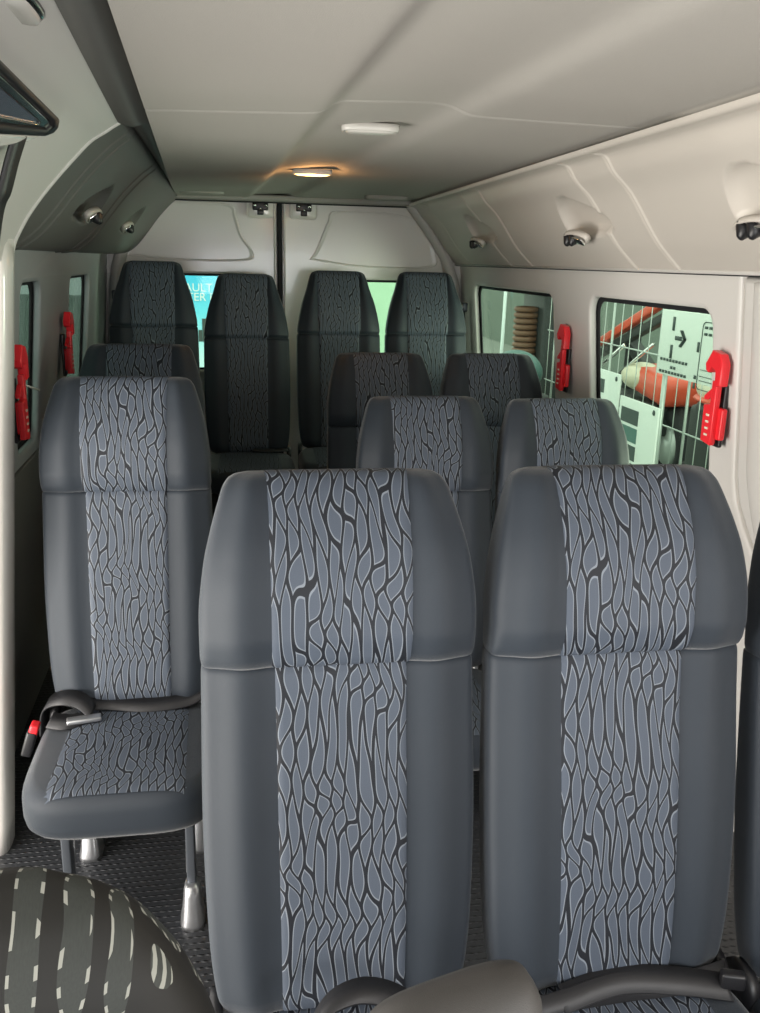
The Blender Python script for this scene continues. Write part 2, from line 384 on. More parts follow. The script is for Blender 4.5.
# vertical swelling on the front pillar
bm = bmesh.new(); rings = []
for i in range(40):
    t = i/39; z = H-.03-.9*t; y = 2.0-(.0 if t < .5 else 1.1*(t-.5)**1.6*.6)
    rings.append([Vector((rx(z)+.012+.022*math.sin(a)*-1, y+.05*math.cos(a), z)) for a in [2*math.pi*k/16 for k in range(16)]])
skinrings(bm, rings); struct(newobj('trim_9', bm, M['wall']), 'rounded vertical swelling on the front pillar')
bm = bmesh.new(); box(bm, (rx(H)-.0+.006, 1.9, H-.013), (.02, 6.4, .006)); struct(newobj('trim_10', bm, M['rubber'], smooth=False), 'thin dark joint above the right windows')
bm = bmesh.new()
tube(bm, (rx(H)-.004, -1.2, H-.007), (rx(H)-.004, REAR, H-.007), .006); struct(newobj('trim_11', bm, M['wall']), 'rounded bead above the right windows')

L1 = (2.74, H-.60, 3.06, H-.085); L2 = (3.66, H-.60, 4.24, H-.085)
outl = [(2.20, H+.33), (2.20, H-1.0), (2.2, 0), (REAR+.07, 0), (REAR+.07, H+.33)]
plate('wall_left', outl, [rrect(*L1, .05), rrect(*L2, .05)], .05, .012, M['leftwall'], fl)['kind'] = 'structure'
# dark sheet over the lower left wall
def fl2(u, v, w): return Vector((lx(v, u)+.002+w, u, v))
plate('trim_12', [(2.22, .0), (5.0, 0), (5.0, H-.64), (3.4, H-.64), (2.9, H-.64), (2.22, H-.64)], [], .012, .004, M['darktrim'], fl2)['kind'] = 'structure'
# door post of the open sliding door, pale
bm = bmesh.new(); rings = []
for i in range(20):
    z = H+.03-1.63*i/19; X = -.522-.085*(H-z)
    rings.append([Vector((X-.045+.045*math.copysign(abs(math.cos(a))**.6, math.cos(a)), 2.24+.06*math.copysign(abs(math.sin(a))**.6, math.sin(a)), z)) for a in [2*math.pi*k/20 for k in range(20)]])
skinrings(bm, rings); struct(newobj('trim_13', bm, M['white']), 'white painted post at the rear of the sliding door opening')
# sides of the cab in front (behind the camera), left side forward of the sliding door
plate('trim_14', [(-1.2, 0), (0.1, 0), (0.1, H), (-1.2, H)], [rrect(-1.0, H-.6, -.1, H-.1, .08)], .04, .01, M['wall'], lambda u, v, w: Vector((lx(v, 2)-.1-w, u, v)))['kind'] = 'structure'
plate('trim_15', [(-.8, 0), (1.45, 0), (1.45, H+.36), (-.8, H+.36)], [rrect(-.65, H-.45, 1.25, H+.22, .1)], .04, .01, M['darktrim'], lambda u, v, w: Vector((u, -1.28+w, v)))['kind'] = 'structure'

# window glass and gaskets ----------------------------------------------------
def window(name, rc, f, side, m, label, gas=.016):
    x0, z0, x1, z1 = rc
    o = plate(name, rrect(x0-.05, z0-.05, x1+.05, z1+.05, .08), [], .006, .001, m, lambda u, v, w: f(u, v, w) + Vector((side*.024, 0, 0)))
    struct(o, label)
    plate('window_gasket', rrect(x0-.06, z0-.06, x1+.06, z1+.06, .08), [rrect(x0+.01, z0+gas, x1-gas, z1-gas, .05)], .012, .003, M['rubber'], lambda u, v, w: f(u, v, w)+Vector((side*.019, 0, 0)), parent=o)
window('window_1', W2, fr, 1, M['glass'], 'green tinted right window nearest the front')
window('window_2', W1, fr, 1, M['glass'], 'green tinted right window nearest the back')
window('window_3', L1, fl, -1, M['darkglass'], 'dark left window nearest the front', .012)
window('window_4', L2, fl, -1, M['darkglass'], 'dark left window nearest the back', .012)

# rear doors -----------------------------------------------------------------
def fb(u, v, w): return Vector((u, REAR+.04+w, v))
ZT = H+.385
def rear_door(name, x0, x1, win, emb, label):
    d = plate(name, [(x0, .02), (x1, .02), (x1, ZT), (x0, ZT)], [rrect(*win, .05)], .05, .012, M['white'], fb); struct(d, label)
    p = plate('window_pane', rrect(win[0]-.03, win[1]-.03, win[2]+.03, win[3]+.03, .05), [], .005, .001, M['glass'], lambda u, v, w: Vector((u, REAR+.05+w, v)), parent=d)
    plate('window_gasket', rrect(win[0]-.03, win[1]-.03, win[2]+.03, win[3]+.03, .05), [rrect(win[0]+.012, win[1]+.012, win[2]-.012, win[3]-.012, .04)], .01, .002, M['rubber'], lambda u, v, w: Vector((u, REAR+.03+w, v)), parent=d)
    # pressed relief on the upper door skin
    bm = bmesh.new(); rr = []
    n = len(emb)
    cx = sum(p[0] for p in emb)/n; cz = sum(p[1] for p in emb)/n
    pts = [p.xy for p in smoothpath([(a, b, 0) for a, b in emb+[emb[0]]], 6)][:-1]
    for k, (dw, dep) in enumerate([(0, .004), (.010, -.004), (.02, -.006), (.05, -.004), (.09, .001), (.3, .003), (.98, .004)]):
        rr.append([Vector((p[0]+(cx-p[0])*dw, REAR+.015+dep, p[1]+(cz-p[1])*dw)) for p in pts])
    skinrings(bm, rr); newobj('pressed_panel', bm, M['white'], d)
    return d
rear_door('door_1', -.80, .228, (-.50, H-.62, .07, H-.088), [(-.60, H+.0), (-.60, H+.10), (-.50, H+.22), (-.40, H+.285), (-.05, H+.285), (.0, H+.22), (.03, H+.12), (.09, H+.03), (.05, H-.015), (-.3, H-.02)], 'left rear door in white painted metal')
rear_door('door_2', .242, 1.40, (.42, H-.62, 1.03, H-.105), [(.40, H+.0), (.44, H+.06), (.50, H+.20), (.56, H+.27), (.95, H+.25), (1.08, H+.15), (1.13, H+.05), (1.10, H-.03), (.7, H-.035)], 'right rear door in white painted metal')
bm = bmesh.new(); box(bm, (.235, REAR-.004, H-.6), (.028, .03, 1.85), bev=.008)
struct(newobj('trim_16', bm, M['rubber']), 'dark rubber seal where the rear doors meet')
bm = bmesh.new(); box(bm, (.262, REAR, H-.6), (.010, .03, 1.85), bev=.004); box(bm, (.208, REAR, H-.6), (.010, .03, 1.85), bev=.004)
struct(newobj('trim_17', bm, M['white']), 'white beads beside the rear door seal')
for (x, nm) in ((.13, 'left'), (.368, 'right')):
    t = thing('door_latch', f'black latch at the top of the {nm} rear door beside the centre seal', 'latch', (x, REAR-.01, H+.262))
    bm = bmesh.new(); box(bm, (0, -.002, 0), (.15, .02, .10), bev=.02); newobj('mounting_plate', bm, M['white'], t)
    bm = bmesh.new(); box(bm, (0, -.018, .015), (.085, .02, .045), bev=.006); box(bm, (0, -.020, -.018), (.035, .03, .028), bev=.005); newobj('latch_body', bm, M['black'], t)
    bm = bmesh.new()
    for sx_ in (-.03, .03): tube(bm, (sx_, -.026, .018), (sx_, -.036, .018), .010)
    tube(bm, (0, -.03, .0), (0, -.04, .0), .007); newobj('bolt', bm, M['chrome'], t)
# rear header strips
bm = bmesh.new(); box(bm, (.31, REAR-.03, H+.300), (1.30, .05, .016), bev=.006); struct(newobj('trim_18', bm, M['rubber']), 'dark seal above the rear doors')
bm = bmesh.new(); box(bm, (.31, REAR-.10, H+.312), (1.34, .12, .03), bev=.012); struct(newobj('trim_19', bm, M['headliner']), 'felt covered header above the rear doors')
# rear pillars
def pillar(name, pts, m, label, wd=.05):
    bm = bmesh.new(); rings = []
    for p in smoothpath(pts, 6): rings.append([p+Vector((wd*.7*math.cos(a), wd*math.sin(a), .0)) for a in [2*math.pi*k/14 for k in range(14)]])
    skinrings(bm, rings); struct(newobj(name, bm, m), label)
pillar('trim_20', [(.97, REAR-.02, H+.30), (1.06, REAR-.02, H+.19), (1.15, REAR-.02, H+.07), (1.20, REAR-.02, H-.03), (1.25, REAR-.02, H-.3), (1.30, REAR-.02, 0.02)], M['wall'], 'pale pillar at the right rear corner')
pillar('trim_21', [(-.36, REAR-.02, H+.31), (-.47, REAR-.02, H+.22), (-.57, REAR-.02, H+.10), (-.625, REAR-.02, H), (-.67, REAR-.02, H-.3), (-.75, REAR-.02, 0.02)], M['wall'], 'pale pillar at the left rear corner')

# ------------------------------------------------------------------ fittings
def overhead_vent(loc, label, side=1, tilt=38, sc=1):
    t = thing('overhead_vent', label, 'vent', loc, 'overhead vents'); t.rotation_euler = (0, math.radians(tilt*side), 0)
    # local: +x away from the cabin centre, flat oval facing down
    bm = bmesh.new(); rings = []
    for k, (s, z) in enumerate([(1.0, .012), (1.0, 0), (.94, -.006), (.84, -.006), (.80, .0), (.5, .004)]):
        rings.append([Vector((.030*s*sc*math.cos(a)*side, .10*s*sc*math.sin(a), z)) for a in [2*math.pi*i/40 for i in range(40)]])
    skinrings(bm, rings); newobj('bezel', bm, M['trim'], t)
    bm = bmesh.new(); box(bm, (.004*side, -.022, -.006), (.03, .070, .010), rot=Matrix.Rotation(.25, 3, 'Z'), bev=.004); newobj('lamp_lens', bm, M['chrome'], t)
    bm = bmesh.new()
    for yy in (.010, .052):
        rings = []
        for q_, (w_, l_, z_) in enumerate([(.022, .021, 0), (.020, .020, -.008), (.014, .014, -.017), (.009, .009, -.025), (.003, .003, -.028)]):
            rings.append([Vector((w_*math.cos(a)*sc-.004*side-.18*z_*side, yy+.3*z_+l_*math.sin(a)*sc, z_)) for a in [2*math.pi*i/16 for i in range(16)]])
        skinrings(bm, rings)
    newobj('swivel_nozzle', bm, M['black'], t)
    return t
for (y, z), s in zip(VENTS_R, ('nearest the camera, cut by the right edge', 'middle of the three', 'furthest of the three, by the rear corner')):
    overhead_vent((1.108, y, H+z+.004), 'black nozzled vent in the right cover, '+s, 1, 40)
overhead_vent((-.448, 3.02, H+.118), 'nearer chrome edged vent in the shade-toned cover over the left windows', -1, 40)
overhead_vent((-.470, 4.12, H+.118), 'rearmost chrome edged vent in the shade-toned cover over the left windows', -1, 40)

def ceiling_lamp(loc, label, lit, L=.145):
    t = thing('ceiling_lamp', label, 'lamp', loc, 'ceiling lamps')
    bm = bmesh.new(); rings = []
    for s, z in [(1, .01), (1, -.002), (.97, -.007), (.9, -.008), (.88, -.004)]:
        rings.append([Vector((L/2*s*math.copysign(abs(math.cos(a))**.5, math.cos(a)), .032*s*math.copysign(abs(math.sin(a))**.7, math.sin(a)), z)) for a in [2*math.pi*i/40 for i in range(40)]])
    skinrings(bm, rings); newobj('bezel', bm, M['lens'] , t)
    bm = bmesh.new(); rings = []
    for s, z in [(.88, -.003), (.86, -.008), (.75, -.011), (.4, -.012)]:
        rings.append([Vector((L/2*s*math.copysign(abs(math.cos(a))**.5, math.cos(a)), .032*s*math.sin(a), z)) for a in [2*math.pi*i/40 for i in range(40)]])
    skinrings(bm, rings); newobj('lens', bm, M['litlens'] if lit else M['lens'], t)
    return t
ceiling_lamp((.335, 2.33, H+.318), 'unlit white ceiling lamp, nearer of the two on the headliner', False)
t = ceiling_lamp((.285, 3.50, H+.316), 'lit warm yellow ceiling lamp near the rear doors', True, .15)
l = bpy.data.lights.new('lamp_bulb', 'POINT'); l.energy = 1.5; l.color = (1, .5, .18); l.shadow_soft_size = .02
lo = bpy.data.objects.new('lamp_bulb', l); COL.objects.link(lo); lo.parent = t; lo.location = (0, 0, -.045)
# pressed oval details at the rear edge of the headliner
for x, s in ((-.17, 'left'), (.76, 'right')):
    bm = bmesh.new(); rings = []
    for k, z in [(1, .012), (1, -.004), (.9, -.010), (.5, -.011)]:
        rings.append([Vector((x+.11*k*math.copysign(abs(math.cos(a))**.6, math.cos(a)), 4.66+.075*k*math.copysign(abs(math.sin(a))**.6, math.sin(a)), H+.312+z)) for a in [2*math.pi*i/32 for i in range(32)]])
    skinrings(bm, rings); tag(newobj('headliner_cap', bm, M['headliner']), f'flat grey oval cap at the {s} rear end of the headliner', 'cap')
# lamp at the very top left of the header
t = thing('header_lamp', 'translucent white lamp on the pale header, cut by the top left corner', 'lamp', (-.245, 1.235, H+.296)); t.rotation_euler = (0, .15, 0)
bm = bmesh.new(); rings = []
for s, z in [(1, .01), (1, -.004), (.92, -.010)]:
    rings.append([Vector((.045*s*math.copysign(abs(math.cos(a))**.6, math.cos(a))-.03, .085*s*math.copysign(abs(math.sin(a))**.6, math.sin(a)), z)) for a in [2*math.pi*i/32 for i in range(32)]])
skinrings(bm, rings); newobj('bezel', bm, M['chrome'], t)
bm = bmesh.new(); rings = []
for s, z in [(.9, -.006), (.85, -.016), (.6, -.020)]:
    rings.append([Vector((.045*s*math.copysign(abs(math.cos(a))**.6, math.cos(a))-.03, .085*s*math.copysign(abs(math.sin(a))**.6, math.sin(a)), z)) for a in [2*math.pi*i/32 for i in range(32)]])
skinrings(bm, rings); newobj('lens', bm, M['lens'], t)

# emergency hammers: profile in (y towards rear, z), extruded along x ----------------
def hammer(loc, label, side, L=.235, mirror=1):
    t = thing('emergency_hammer', label, 'emergency hammer', loc, 'red emergency hammers')
    t.scale = (side, mirror*1.25, L/.235)
    def ex(pts, x0, x1, m, nm, bev=.003):
        o = plate(nm, [(a, b) for a, b in pts], [], abs(x1-x0), bev, m, lambda u, v, w: Vector(((x0+x1)/2+w, u, v)), parent=t); return o
    # local x: 0 at wall, negative = into the cabin
    ex(rrect(-.020, -.012, .016, .150, .005), .0, -.010, M['black'], 'back_plate')  # black plate behind the holder
    ex(rrect(-.016, .010, .030, .092, .006), -.006, -.022, M['red'], 'holder')
    ex([(-.028, 0), (.010, -.006), (.014, 0), (.014, .16), (-.006, .16), (-.006, .10), (-.030, .095)], -.018, -.036, M['red'], 'handle', .004)
    ex([(-.030, .183), (-.035, .200), (-.012, .236), (.020, .229), (.034, .205), (.032, .150), (.012, .145), (.008, .185), (-.010, .192), (-.022, .178)], -.016, -.042, M['red'], 'hammer_head', .004)
    ex([(-.038, .116), (-.012, .138), (-.006, .136), (-.008, .118), (-.02, .108), (-.036, .106)], -.018, -.032, M['red'], 'clip', .002)
    bm = bmesh.new()
    for k in range(4): box(bm, (-.037, -.006, .02+.017*k), (.003, .012, .006), bev=.001)
    newobj('grip_rib', bm, M['cream'], t)
    return t
hammer((rx(H-.32)-.002, 2.155, H-.452), 'red emergency hammer on the right wall pillar nearest the camera', 1, .245, -1)
hammer((rx(H-.32)-.002, 3.30, H-.470), 'red emergency hammer between the two right windows', 1, .250, -1)
hammer((lx(H-.35, 2.6)+.004, 2.60, H-.512), 'red emergency hammer on the left wall beside the white door post', -1, .265)
hammer((lx(H-.3, 3.5)+.004, 3.46, H-.432), 'red emergency hammer between the two dark left windows', -1, .225)
bm = bmesh.new(); tube(bm, (lx(H-.32, 2.6)+.03, 2.62, H-.362), (lx(H-.32, 2.6)+.045, 2.74, H-.395), .0028)
tag(newobj('seal_tie', bm, M['lens']), 'white plastic seal tie sticking out of the left hammer by the door post', 'cable tie')

# corner of the door window at the upper left -----------------------------------
t = thing('quarter_window', 'chrome framed window corner at the upper left above the door post', 'window', (0, 0, 0))
def qw(u, v, w): return Vector((-.340+.030*(1.88-u)-.72*v+.70*(.014+w), u, H+.252+.012*(1.88-u)-.70*v-.71*(.014+w)))
out_ = [(1.815, -.004), (1.845, .006), (1.85, .024), (1.815, .040), (1.45, .105), (.95, .15), (.95, -.004)]
in1 = [(1.785, .010), (1.805, .016), (1.80, .026), (1.44, .085), (.98, .13), (.98, .010)]
in2 = [(1.74, .024), (1.75, .028), (1.44, .070), (1.02, .11), (1.02, .024)]
plate('window_frame', out_, [in1], .026, .007, M['black'], qw, parent=t)
plate('inner_bead', in1, [in2], .014, .003, M['chrome'], qw, parent=t)
plate('window_pane', in1, [], .004, .001, M['mirror'], qw, parent=t)
plate('daylight_strip', [(1.80, .044), (1.76, .066), (1.45, .155), (.95, .23), (.95, .155), (1.45, .108)], [], .020, .005, M['white'], qw, parent=t)  # white strip, bright daylight below the window put into its colour
# strap on the post
bm = bmesh.new(); ribbon(bm, smoothpath([(-.368, 1.71, H+.198), (-.385, 1.71, H+.155), (-.402, 1.71, H+.105), (-.424, 1.71, H+.047), (-.47, 1.71, H-.2), (-.60, 1.71, H-.9), (-.66, 1.71, .02)]), (.25, 1, 0), .045)
tag(newobj('door_pillar_belt', bm, M['web']), 'black belt webbing hanging from the pale header below the window corner, far left edge', 'seat belt')
# belt anchors on rear pillars
for (x, y, z, s) in ((-.635, 4.85, H-.20, 'left'), (1.245, 4.85, H-.235, 'right')):
    t = thing('belt_anchor', f'dark belt anchor on the {s} wall beside the back row', 'belt anchor', (x, y, z))
    bm = bmesh.new(); box(bm, (0, 0, 0), (.03, .05, .05), bev=.008); newobj('anchor_cover', bm, M['legmetal'], t)
    bm = bmesh.new(); tube(bm, (0, 0, 0), (-.02 if x > 0 else .02, -.012, 0), .013); newobj('bolt', bm, M['steel'], t)
    bm = bmesh.new(); ribbon(bm, [(0, .01, -.02), (.005, .01, -.3), (.01, .01, -.75)], (0, 1, 0), .045); newobj('belt_webbing', bm, M['web'], t)

# ------------------------------------------------------------------ seats
LB = .884; REC = .154; SEAM = .590
KW_BODY = [(0, .165), (.012, .190), (.04, .203), (.15, .214), (.35, .219), (.52, .217), (.58, .216), (SEAM, .2145)]
KF_BODY = [(0, .0), (.015, -.022), (.05, -.034), (.2, -.040), (.35, -.036), (.5, -.026), (.575, -.024), (SEAM, -.018)]
KB_BODY = [(0, .02), (.03, .055), (.3, .065), (SEAM, .065)]
KW_HEAD = [(.583, .209), (.590, .2145), (.605, .2165), (.66, .2165), (.74, .209), (.80, .196), (.838, .185), (.860, .178), (.873, .170), (.881, .158), (.884, .140)]
KF_HEAD = [(.583, -.014), (.590, -.028), (.605, -.040), (.64, -.052), (.70, -.052), (.76, -.042), (.82, -.020), (.855, -.002), (.872, .012), (.881, .026), (.884, .040)]
KB_HEAD = [(.583, .05), (.60, .064), (.80, .072), (.86, .070), (.876, .064), (.884, .056)]
# back row: taller, more tapered heads
KW_HEAD_R = [(.583, .200), (.590, .210), (.605, .214), (.66, .207), (.74, .190), (.82, .164), (.87, .150), (.895, .141), (.906, .132), (.914, .115)]
KF_HEAD_R = [(.583, -.008), (.590, -.026), (.605, -.038), (.66, -.042), (.74, -.034), (.82, -.015), (.88, .004), (.902, .018), (.912, .030), (.914, .040)]
KB_HEAD_R = [(.583, .05), (.60, .064), (.80, .072), (.89, .070), (.906, .064), (.914, .056)]
def qf(x, a, KW, KF, KB, n=5.2, bol=.010, s=.113):
    w_, f, b = interp(a, KW), interp(a, KF), interp(a, KB); c = (f+b)/2; h = (b-f)/2
    k = min(1, abs(x)/w_); base = (1-k**n)**(1/n)
    q = c-h*base
    if abs(x) > s*.9 and w_ > s*1.2:
        tt = min(1, (abs(x)-s*.9)/(w_-s*.9)); q -= bol*math.sin(math.pi*min(1, tt*1.15))**2*min(1, h/.03) if tt*1.15 < 1 else 0
    return q
def back_pt(x, q, a, L=LB):
    aa = a-LB
    return Vector((x, aa*math.sin(REC)+q*math.cos(REC), aa*math.cos(REC)-q*math.sin(REC)))
def loft_back(a0, a1, KW, KF, KB, n=5.2, bol=.010, nn=96):
    bm = bmesh.new(); rings = []
    keys = sorted(set([k[0] for k in KW+KF+KB if a0 <= k[0] <= a1]+[a0+(a1-a0)*i/30 for i in range(31)]))
    for a in keys:
        w_, f, b = interp(a, KW), interp(a, KF), interp(a, KB); c = (f+b)/2; h = (b-f)/2; ring = []
        for i in range(nn):
            th = 2*math.pi*i/nn; cx, sy = math.cos(th), math.sin(th)
            x = w_*math.copysign(abs(cx)**(2/n), cx)
            if sy < 0: q = qf(x, a, KW, KF, KB, n, bol)
            else: q = c+h*abs(sy)**(2/n)
            ring.append(back_pt(x, q, a))
        rings.append(ring)
    skinrings(bm, rings); return bm
def insert_patch(a0, a1, KW, KF, KB, s0=.113, s1=.113, n=5.2, over=True, v0=0):
    bm = bmesh.new(); uvl = bm.loops.layers.uv.new('UVMap')
    N = 24; rows = []; aa = [a0+(a1-a0)*i/60 for i in range(61)]
    aa = sorted(set(aa+[a for a in [k[0] for k in KF] if a0 < a < a1]))
    vv = v0; prev = None
    for a in aa:
        s = s0+(s1-s0)*(a-a0)/(a1-a0); w_ = interp(a, KW); s = min(s, w_*.93); row = []
        for i in range(N+1):
            x = -s+2*s*i/N; e = abs(x)/s
            lift = .0035 if e < .93 else (.0035-.008*(e-.93)/.07)
            p = back_pt(x, qf(x, a, KW, KF, KB, n)-lift, a); p += Vector((0, 0, .0015*(a/LB)**6))
            row.append((p, x))
        if prev: vv += (row[N//2][0]-prev).length
        prev = row[N//2][0]; rows.append((row, vv))
    if over:
        for a in reversed([k for k in aa if k > a1-.06]):
            w_, b = interp(a, KW), interp(a, KB); s = min(s1, w_*.93)
            row = [(back_pt(-s+2*s*i/N, b+.0015-(0 if 0 < i < N else .004), a)+Vector((0, 0, .001)), -s+2*s*i/N) for i in range(N+1)]
            vv += (row[N//2][0]-prev).length; prev = row[N//2][0]; rows.append((row, vv))
    V = [[bm.verts.new(p) for p, _ in r] for r, _ in rows]
    for i in range(len(V)-1):
        for j in range(N):
            f = bm.faces.new((V[i][j], V[i][j+1], V[i+1][j+1], V[i+1][j]))
            for lp, (ii, jj) in zip(f.loops, ((i, j), (i, j+1), (i+1, j+1), (i+1, j))): lp[uvl].uv = (rows[ii][0][jj][1], rows[ii][1])
    return bm
# cushion
CW, CD, CY = .226, .235, -.335       # half width, half depth, centre y
def cush_top(rho):
    if rho < .86: return .010*(1-(rho/.86)**2)
    t = (rho-.86)/.14; return -.045*(1-math.sqrt(max(0, 1-t*t)))
def cush_bm(zt):
    bm = bmesh.new(); rings = []; n = 4.5; nn = 64
    def ring(rho, z, inset=0, dz=0): return [Vector(((CW*rho-inset)*math.copysign(abs(math.cos(a))**(2/n), math.cos(a)), CY+(CD*rho-inset)*math.copysign(abs(math.sin(a))**(2/n), math.sin(a)), z)) for a in [2*math.pi*i/nn for i in range(nn)]]
    for ins, z in ((.05, -.118), (.03, -.120), (.014, -.114), (.004, -.10), (0, -.08)): rings.append(ring(1, zt+z, ins))
    for rho in (1, .998, .99, .975, .95, .92, .89, .86, .75, .6, .4, .2, .02): rings.append(ring(rho, zt+cush_top(rho)))
    skinrings(bm, rings); return bm
def cush_patch(zt):
    bm = bmesh.new(); uvl = bm.loops.layers.uv.new('UVMap'); N = 20; R = 34; n = 4.5; V = []
    for i in range(R+1):
        y = CY-CD*.925+(CD*.925+CD*.80)*i/R; row = []; s = .158-.012*(i/R)
        for j in range(N+1):
            x = -s+2*s*j/N; rho = (abs(x/CW)**n+abs((y-CY)/CD)**n)**(1/n); e = abs(x)/s
            row.append(bm.verts.new((x, y, zt+cush_top(min(1, rho))+(.003 if e < .94 else .003-.06*(e-.94)))))
        V.append(row)
    for i in range(R):
        for j in range(N):
            f = bm.faces.new((V[i][j], V[i][j+1], V[i+1][j+1], V[i+1][j]))
            for lp in f.loops: lp[uvl].uv = (lp.vert.co.x*1.0+.37, lp.vert.co.y*1.25)
    return bm

MESH = {}
def shared(key, name, mk, m, parent, z=0):
    if key not in MESH:
        o = newobj(name, mk(), m, parent); MESH[key] = o.data
    else:
        o = bpy.data.objects.new(name, MESH[key]); COL.objects.link(o); o.parent = parent
    o.location = (0, 0, z); return o
def leg_frame(parent, x, zc, full):
    """one side of the under-seat frame, cushion underside at height zc"""
    bm = bmesh.new(); box(bm, (x, -.455, (zc+.10)/2+.01), (.022, .040, zc-.08), bev=.004); fl_ = newobj('leg', bm, M['legmetal'], parent)
    bm = bmesh.new(); box(bm, (x, -.16, (zc+.0)/2+.02), (.022, .040, zc-.04), bev=.004); newobj('leg', bm, M['legmetal'], parent)
    bm = bmesh.new()
    tube(bm, (x-.02, -.20, zc-.03), (x-.005, -.44, .115), .010) if full else None
    if full: newobj('brace', bm, M['steel'], parent)
    else: bm.free()
    for yy in (-.455, -.16):
        bm = bmesh.new(); rings = []
        for s, z in ((1.15, 0), (1.15, .012), (1.0, .03), (.8, .085), (.62, .105), (.3, .11)):
            rings.append([Vector((x+.026*s*math.copysign(abs(math.cos(a))**.6, math.cos(a)), yy-.012+.042*s*math.copysign(abs(math.sin(a))**.6, math.sin(a)), z)) for a in [2*math.pi*i/24 for i in range(24)]])
        skinrings(bm, rings); newobj('floor_clamp', bm, M['steel'], parent)
def passenger_seat(X, Y, Z, label, rear=False, base=0, group=None, rz=0):
    t = thing('passenger_seat', label, 'seat', (X, Y, base), group, rz)
    top = H+Z-base; K = 'r' if rear else 'f'
    kw, kf, kb = (KW_HEAD_R, KF_HEAD_R, KB_HEAD_R) if rear else (KW_HEAD, KF_HEAD, KB_HEAD)
    a1 = kw[-1][0]
    if rear: top -= .030
    s_ = .113
    shared('back', 'backrest', lambda: loft_back(0, SEAM, KW_BODY, KF_BODY, KB_BODY), M['vinyl'], t, top)
    shared('backins', 'backrest_insert', lambda: insert_patch(.006, SEAM-.003, KW_BODY, KF_BODY, KB_BODY, .104, .108, over=False), M['leaf'], t, top)
    shared('head'+K, 'headrest', lambda: loft_back(.583, a1, kw, kf, kb), M['vinyl'], t, top)
    shared('headins'+K, 'headrest_insert', lambda: insert_patch(.586, a1, kw, kf, kb, .113, .113, v0=.7), M['leaf'], t, top)
    zc = top-.868
    shared('cush', 'seat_cushion', lambda: cush_bm(0), M['vinyl'], t, zc)
    shared('cushins', 'cushion_insert', lambda: cush_patch(0), M['leaf'], t, zc)
    # hinge covers between cushion and back
    for sx_ in (-.206, .206):
        bm = bmesh.new(); tube(bm, (sx_-.010, -.125, zc-.02), (sx_+.010, -.125, zc-.02), .045, 20); newobj('recliner_cover', bm, M['black'], t)
    for sx_ in (-.135, .155): leg_frame(t, sx_, zc-.105, True)
    return t, zc
def belt_stub(t, zc, side=1):
    bm = bmesh.new(); p = smoothpath([(.210*side, -.12, zc-.0), (.19*side, -.16, zc+.018), (.12*side, -.18, zc+.02), (.02*side, -.17, zc+.022)])
    ribbon(bm, p, (0, 1, .2), .045); newobj('belt_webbing', bm, M['web'], t)

G1 = 'passenger seats'
A, zA = passenger_seat(.147, 1.300, -.314, 'large grey seat in the foreground left of centre, black belt loop at its base', group=G1)
B, zB = passenger_seat(.602, 1.285, -.310, 'large grey seat in the foreground right of centre, black belt across its cushion', group=G1)
T, zT = passenger_seat(1.065, 1.27, -.335, 'dark seat cut off by the right edge of the photo', group=G1)
C, zC = passenger_seat(.572, 2.66, -.402, 'grey second row seat seen above the gap between the two foreground seats', group=G1)
D, zD = passenger_seat(1.030, 2.66, -.410, 'grey seat in the second row, beside the front right window', group=G1)
E_, zE = passenger_seat(.562, 3.50, -.352, 'grey seat in the third row, left of its pair, in front of the back bench', group=G1)
F_, zF = passenger_seat(1.025, 3.50, -.352, 'grey seat in the third row, right of its pair, under the rear right window', group=G1)
Gs, zG = passenger_seat(-.298, 2.345, -.302, 'single grey seat left of the aisle with cushion and legs in view', group=G1)
Hs, zH = passenger_seat(-.340, 3.13, -.290, 'single seat on the left, only its headrest showing above the nearer single seat', group=G1)
for i, (x, z, lb) in enumerate([(-.420, -.020, 'tall dark seat at the left end of the back row'), (.040, -.072, 'tall dark seat second from the left in the back row'),
                              (.512, -.048, 'tall dark seat second from the right in the back row'), (.975, -.045, 'tall dark seat at the right end of the back row')]):
    s_, zz = passenger_seat(x, 4.62, z, lb, rear=True, base=.25, group=G1); belt_stub(s_, zz)

# belts of the left single seat
bm = bmesh.new(); ribbon(bm, smoothpath([(.24, -.10, zG-.02), (.20, -.15, zG+.035), (.14, -.175, zG+.022), (.04, -.185, zG+.018), (-.06, -.17, zG+.022), (-.12, -.18, zG+.03)]), [(0, .9, .4)]*41, .045)
newobj('belt_webbing', bm, M['web'], Gs)
bm = bmesh.new(); ribbon(bm, smoothpath([(-.24, -.14, zG-.06), (-.225, -.16, zG+.02), (-.18, -.19, zG+.055), (-.13, -.20, zG+.05), (-.10, -.22, zG+.022), (-.15, -.25, zG+.017), (-.20, -.24, zG+.02)]), [(.25, 1, .35)]*49, .052)
newobj('belt_webbing', bm, M['web'], Gs)
bm = bmesh.new(); box(bm, (-.115, -.245, zG+.020), (.085, .028, .012), rot=Matrix.Rotation(.18, 3, 'Z'), bev=.004); newobj('belt_tongue', bm, M['steel'], Gs)
bm = bmesh.new(); box(bm, (-.252, -.245, zG-.035), (.025, .04, .07), rot=Matrix.Rotation(.3, 3, 'Y'), bev=.006); bk = newobj('belt_buckle', bm, M['black'], Gs)
bm = bmesh.new(); box(bm, (-.238, -.245, zG+.002), (.022, .034, .03), rot=Matrix.Rotation(.3, 3, 'Y'), bev=.005); newobj('release_button', bm, M['red'], bk)
